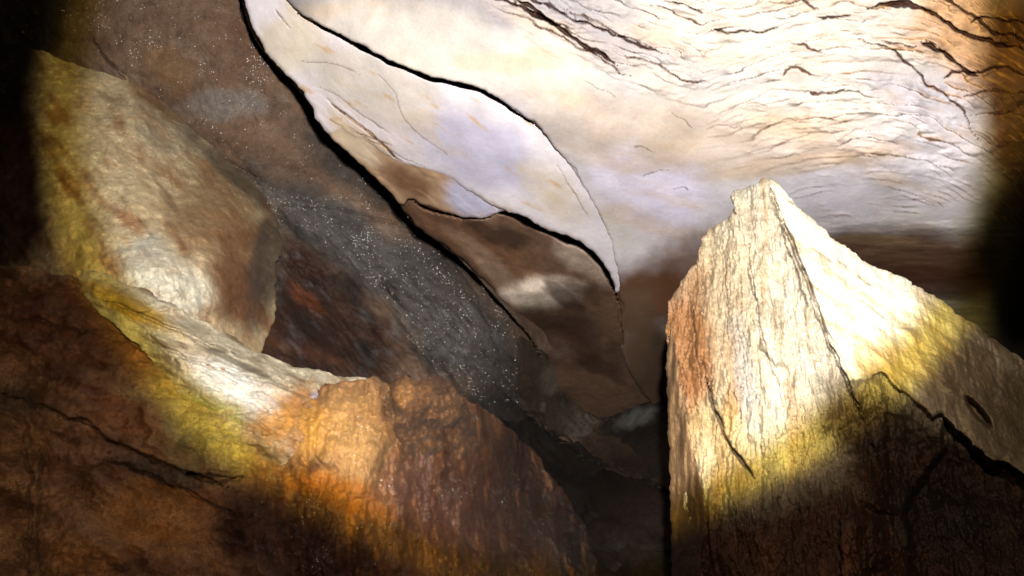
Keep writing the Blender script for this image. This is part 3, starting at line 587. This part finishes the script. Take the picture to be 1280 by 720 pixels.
# =================================================================== POINTED ROCK
peak = thing('pointed_rock', (1000, 700, 1.05), 'tall sharp pale rock peak with fibrous streaks and a blazing white right side', 'rock')
AX, AY = 925., -260.
def polar(X, Y):
    a = np.arctan2(X-AX, Y-AY); r = np.hypot(X-AX, Y-AY); return a, r
def streak(X, Y, na, nr, seed):
    a, r = polar(X, Y); a = a+.022*fbm(st2(X, Y, 70, 120, seed+1), 5, .6)
    return np.stack([a*na+seed*13.3, r/nr+seed*7.9], -1)
KS = ((((978, 270), (992, 305), (1008, 345), (1022, 385), (1040, 425), (1060, 462)), 6, .05), (((960, 232), (966, 250), (974, 275)), 4, .03), (((966, 238), (972, 262), (990, 300), (1002, 335), (1015, 370), (1028, 410), (1045, 445), (1060, 480), (1078, 515)), 5.5, .05),
      (((884, 470), (890, 500), (900, 530), (915, 560), (932, 582), (944, 598)), 4.5, .045), (((972, 268), (980, 300), (1000, 350), (1010, 390)), 2.5, .02),
      (((836, 420), (842, 470), (850, 520), (856, 580), (868, 620), (882, 655)), 4.0, .05), (((905, 300), (908, 360), (912, 430)), 2, .012), (((935, 300), (945, 380), (965, 460), (985, 520)), 2, .012),
      (((1040, 440), (1075, 520), (1110, 600)), 2.5, .02), (((860, 350), (870, 430), (880, 500)), 2, .012), (((914, 250), (916, 262), (922, 270)), 3, .02))
def d_pk(X, Y):
    z = .024*fbm(streak(X, Y, 30, 150, 1), 6, .55)+.006*fbm(streak(X, Y, 130, 60, 2), 4, .6)+worn(X, Y, 201, .04, 110, 6, .5)+facets(X, Y, 42, 130, 35, .032, -.05, .5, .3)
    q = fbm(streak(X, Y, 60, 160, 3), 4); z = z+terrace(q*3.2, .010)
    z = z+.006*fbm(st2(X, Y, 8, 14, 5), 3)
    for pts, w, dp in KS: z = z+crack(X, Y, pts, w, dp*.8, 5, seed=pts[0][0]*.01)[0]
    return z
def p_pk(X, Y):
    p = Paint(X, Y, lin(204, 194, 172, .5)).blob(905, 420, 60, 190, -4, lin(176, 150, 112, .5), .7, .7, .5, seed=44)
    p.mix(lin(160, 118, 66, .62), sst(.0, .5, fbm(streak(X, Y, 40, 260, 6), 5))*.75*(1-sst(960, 1040, X)))
    p.mix(lin(120, 106, 84, .62), sst(.1, .5, fbm(streak(X, Y, 90, 160, 7), 5))*.6*(1-sst(980, 1060, X)*.5))
    p.blob(858, 440, 40, 130, -3, lin(150, 98, 50, .5), .9, .6, .4, seed=1).blob(900, 560, 60, 70, 0, lin(176, 150, 92, .62), .5, seed=2)
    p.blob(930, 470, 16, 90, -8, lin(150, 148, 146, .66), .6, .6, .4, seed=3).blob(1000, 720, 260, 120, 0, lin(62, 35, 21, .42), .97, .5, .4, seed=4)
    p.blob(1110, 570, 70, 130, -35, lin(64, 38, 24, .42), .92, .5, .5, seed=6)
    m = sst(-30, 50, Y-(655-.46*np.clip(X-900, 0, 260))+35*fbm(streak(X, Y, 40, 90, 14), 5, .6))  # brown stain and painted shade darken the base past the beam edge
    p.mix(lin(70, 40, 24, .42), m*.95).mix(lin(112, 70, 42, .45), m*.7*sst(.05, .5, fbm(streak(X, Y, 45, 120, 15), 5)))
    p.blob(1190, 640, 90, 70, 20, lin(52, 48, 47, .38), .9, .8, .6, seed=9)
    p.mix(lin(96, 56, 24, .5), sst(.36, .55, fbm(streak(X, Y, 90, 140, 8), 4))*.6)
    for pts, w, dp in KS: p.mix(lin(60, 36, 20, .5), crack(X, Y, pts, w, 1, 5, seed=pts[0][0]*.01)[1]*.8)
    return p.c
def d_fk(X, Y):
    z = worn(X, Y, 211, .02, 120, 6, .56)+facets(X, Y, 80, 30, 33, .02, .64, .5, .4)
    d = np.hypot(((X-1223)*.64+(Y-515)*.77)/27., (-(X-1223)*.77+(Y-515)*.64)/7.5)
    return z+.10*(1-sst(.55, 1.05, d))
def p_fk(X, Y):
    p = Paint(X, Y, lin(226, 218, 198, .72)).noise(lin(196, 176, 140, .66), 90, 14, 38, -.05, .4, 4, .8).noise(lin(150, 122, 84, .6), 60, 7, 38, .2, .5, 5, .7)  # flank base paler than the front, its bright lighting painted in
    p.blob(1250, 510, 130, 75, 38, lin(184, 168, 142, .7), .9, .5, .4, seed=1).noise(lin(170, 140, 100, .7), 110, 18, 38, .1, .5, 2, .5)
    p.blob(1100, 450, 50, 30, 38, lin(190, 160, 100, .7), .6, seed=3).blob(1270, 520, 60, 80, 30, lin(140, 128, 104, .66), .8, seed=5)
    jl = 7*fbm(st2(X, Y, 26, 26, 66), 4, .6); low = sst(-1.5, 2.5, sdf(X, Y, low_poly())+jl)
    return p.mix(lin(50, 33, 24, .42), low).blob(1185, 640, 60, 42, 20, lin(62, 60, 60, .4), .8, .7, seed=9).c  # shadow under the flank edge painted as dark brown
PO_L = [(975, 232), (966, 224), (952, 222), (946, 230), (934, 234), (920, 234), (913, 243), (918, 258), (914, 271), (898, 281), (884, 288), (876, 308), (866, 332), (850, 356), (836, 378), (833, 400), (835, 450), (840, 500), (846, 560), (852, 620), (862, 690), (870, 860)]
RIDGE = [(966, 215), (972, 262), (990, 300), (1003, 335), (1016, 370), (1030, 408), (1048, 445), (1064, 478)]
LOW = [(1050, 478), (1078, 474), (1102, 464), (1125, 486), (1150, 508), (1166, 521), (1178, 515), (1195, 535), (1215, 556), (1240, 573), (1262, 579), (1290, 602), (1420, 720)]
def low_poly(): return LOW+[(1420, 900), (1050, 900)]
def d_face(X, Y):
    d, sd, t = pdist(X, Y, RIDGE); rgt = (sdf(X, Y, RIDGE+LOW[1:]+[(1420, 100), (966, 100)]))
    fl_ = sst(-6, 6, rgt)
    jl = 7*fbm(st2(X, Y, 26, 26, 66), 4, .6); low = sst(-1.5, 2.5, sdf(X, Y, low_poly())+jl)
    z = d_pk(X, Y)*(1-fl_*.75)+d_fk(X, Y)*fl_
    z = z+(.05+.05*sst(500, 600, Y))*low*sst(1056, 1130, X)+low*(facets(X, Y, 110, 90, 37, .06, .6, .5, .5)+.07*sst(.1, .3, sdf(X, Y, [(1130, 760), (1120, 640), (1165, 560), (1178, 518), (1230, 560), (1300, 600), (1420, 700), (1420, 900), (1130, 900)])/60+.25*fbm(st2(X, Y, 60, 60, 67), 4)))
    return z
def p_face(X, Y):
    rgt = (sdf(X, Y, RIDGE+LOW[1:]+[(1420, 100), (966, 100)])); w_ = sst(-8, 8, rgt+4*fbm(st2(X, Y, 20, 20, 3), 3))[..., None]
    return p_pk(X, Y)*(1-w_)+p_fk(X, Y)*w_
def g_face(X, Y):
    a, r = polar(X, Y); wv = fbm(st2(X, Y, 80, 120, 71), 4)
    return a*58+.9*wv, r/150+.6*wv
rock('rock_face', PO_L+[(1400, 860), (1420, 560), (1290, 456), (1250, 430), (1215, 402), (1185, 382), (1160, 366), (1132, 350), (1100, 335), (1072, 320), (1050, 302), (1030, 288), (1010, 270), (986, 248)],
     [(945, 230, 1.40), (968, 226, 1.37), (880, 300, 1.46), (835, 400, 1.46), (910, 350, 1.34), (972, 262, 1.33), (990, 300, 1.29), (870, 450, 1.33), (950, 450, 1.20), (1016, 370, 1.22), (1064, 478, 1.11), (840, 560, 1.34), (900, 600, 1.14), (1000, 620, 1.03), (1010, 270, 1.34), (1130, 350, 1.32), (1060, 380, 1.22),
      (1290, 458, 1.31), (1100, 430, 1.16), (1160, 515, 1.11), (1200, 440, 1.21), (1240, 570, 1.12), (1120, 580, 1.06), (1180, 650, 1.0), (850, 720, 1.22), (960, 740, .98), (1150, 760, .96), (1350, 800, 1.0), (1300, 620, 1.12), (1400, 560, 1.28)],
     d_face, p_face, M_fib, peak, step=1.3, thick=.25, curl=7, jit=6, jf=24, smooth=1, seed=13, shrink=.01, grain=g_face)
def d_sl(X, Y): return .012*fbm(streak(X, Y, 90, 120, 21), 4)+worn(X, Y, 221, .01, 40, 4)
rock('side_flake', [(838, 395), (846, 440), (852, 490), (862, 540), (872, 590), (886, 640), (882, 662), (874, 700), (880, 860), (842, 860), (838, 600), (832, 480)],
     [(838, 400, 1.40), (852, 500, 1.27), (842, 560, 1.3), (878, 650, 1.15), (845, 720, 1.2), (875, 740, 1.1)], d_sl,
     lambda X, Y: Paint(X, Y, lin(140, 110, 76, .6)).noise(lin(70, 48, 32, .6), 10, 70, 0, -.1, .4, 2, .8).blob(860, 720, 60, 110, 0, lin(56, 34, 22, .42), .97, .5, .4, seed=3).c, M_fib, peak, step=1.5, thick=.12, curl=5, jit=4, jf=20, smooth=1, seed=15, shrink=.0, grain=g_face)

# =================================================================== CAVE SHELL (setting)
def shell(name, fn, nu, nv, base, mat):
    U, Vv = np.meshgrid(np.linspace(0, 1, nu), np.linspace(0, 1, nv)); W = fn(U, Vv)
    n = fbm(W*1.1+5, 5, .55)*.35
    W = W+n[..., None]*np.array([.3, .5, .8])
    C = np.zeros(W.shape)+base; C = C*(1+.5*fbm(W*2.3+9, 4))[..., None]
    idx = np.arange(nu*nv).reshape(nv, nu)
    q = np.stack([idx[:-1, :-1], idx[:-1, 1:], idx[1:, 1:], idx[1:, :-1]], -1).reshape(-1, 4)
    o = mesh(name, W.reshape(-1, 3), q, C.reshape(-1, 3), mat); o['kind'] = 'structure'; return o
M_shell = rockmat('cave_rock', .6, .4, (.9, .7), (9, 60), .3, dist=.02)
def vault(U, V):                                  # back wall and roof of the chamber, behind all the rocks
    a = (U-.5)*math.pi*1.5; h = (V*1.35-.45)*math.pi*.5
    return np.stack([np.sin(a)*np.cos(h)*4.4, np.cos(a)*np.cos(h)*4.4+.3, 1.3+np.sin(h)*2.6], -1)
shell('cave_wall', vault, 260, 160, lin(60, 42, 32, .7), M_shell)
shell('cave_floor', lambda U, V: np.stack([(U-.5)*10, V*8-3, -.35+0*U], -1), 200, 160, lin(60, 44, 34, .7), M_shell)

# =================================================================== LIGHT: one hand torch, its beam ringed with yellow, plus its dim spill
def camp(v): return Vector(CAM+v[0]*RT+v[1]*UP+v[2]*FW)
LP = camp((.025, .19, 0)); TG = camp((.06, .42, 2.3))
def spot(name, W, half, blend, col, rad=.006):
    l = bpy.data.lights.new(name, 'SPOT'); l.energy = W; l.spot_size = math.radians(half*2); l.spot_blend = blend; l.color = col; l.shadow_soft_size = rad
    o = bpy.data.objects.new(name, l); COL.objects.link(o); o.location = LP; o.rotation_euler = (TG-LP).to_track_quat('-Z', 'Y').to_euler(); return o
spot('torch_beam', 350, 30.7, .17, (.68, .745, 1.0), .01)
spot('torch_beam_rim', 172, 33.0, .12, (1.0, .80, .16), .01)
spot('torch_spill', 38, 85, .9, (1.0, .76, .53), .012)

w = bpy.data.worlds.new('World'); S.world = w; w.use_nodes = True
bg = w.node_tree.nodes['Background']; bg.inputs[0].default_value = (.02, .018, .015, 1); bg.inputs[1].default_value = .05

cd = bpy.data.cameras.new('camera'); cam = bpy.data.objects.new('camera', cd); COL.objects.link(cam)
cd.sensor_width = 36; cd.lens = 36*F/1280; cd.clip_start = .02; cd.clip_end = 100
cam.location = CAM; cam.rotation_euler = (math.pi/2+PITCH, 0, 0); S.camera = cam
S.view_settings.view_transform = 'Standard'; S.view_settings.look = 'None'; S.view_settings.exposure = 0; S.view_settings.gamma = 1
S.cycles.use_denoising = True; S.cycles.max_bounces = 5; S.cycles.diffuse_bounces = 3; S.cycles.sample_clamp_indirect = 4
print('built in', time.time()-T0)
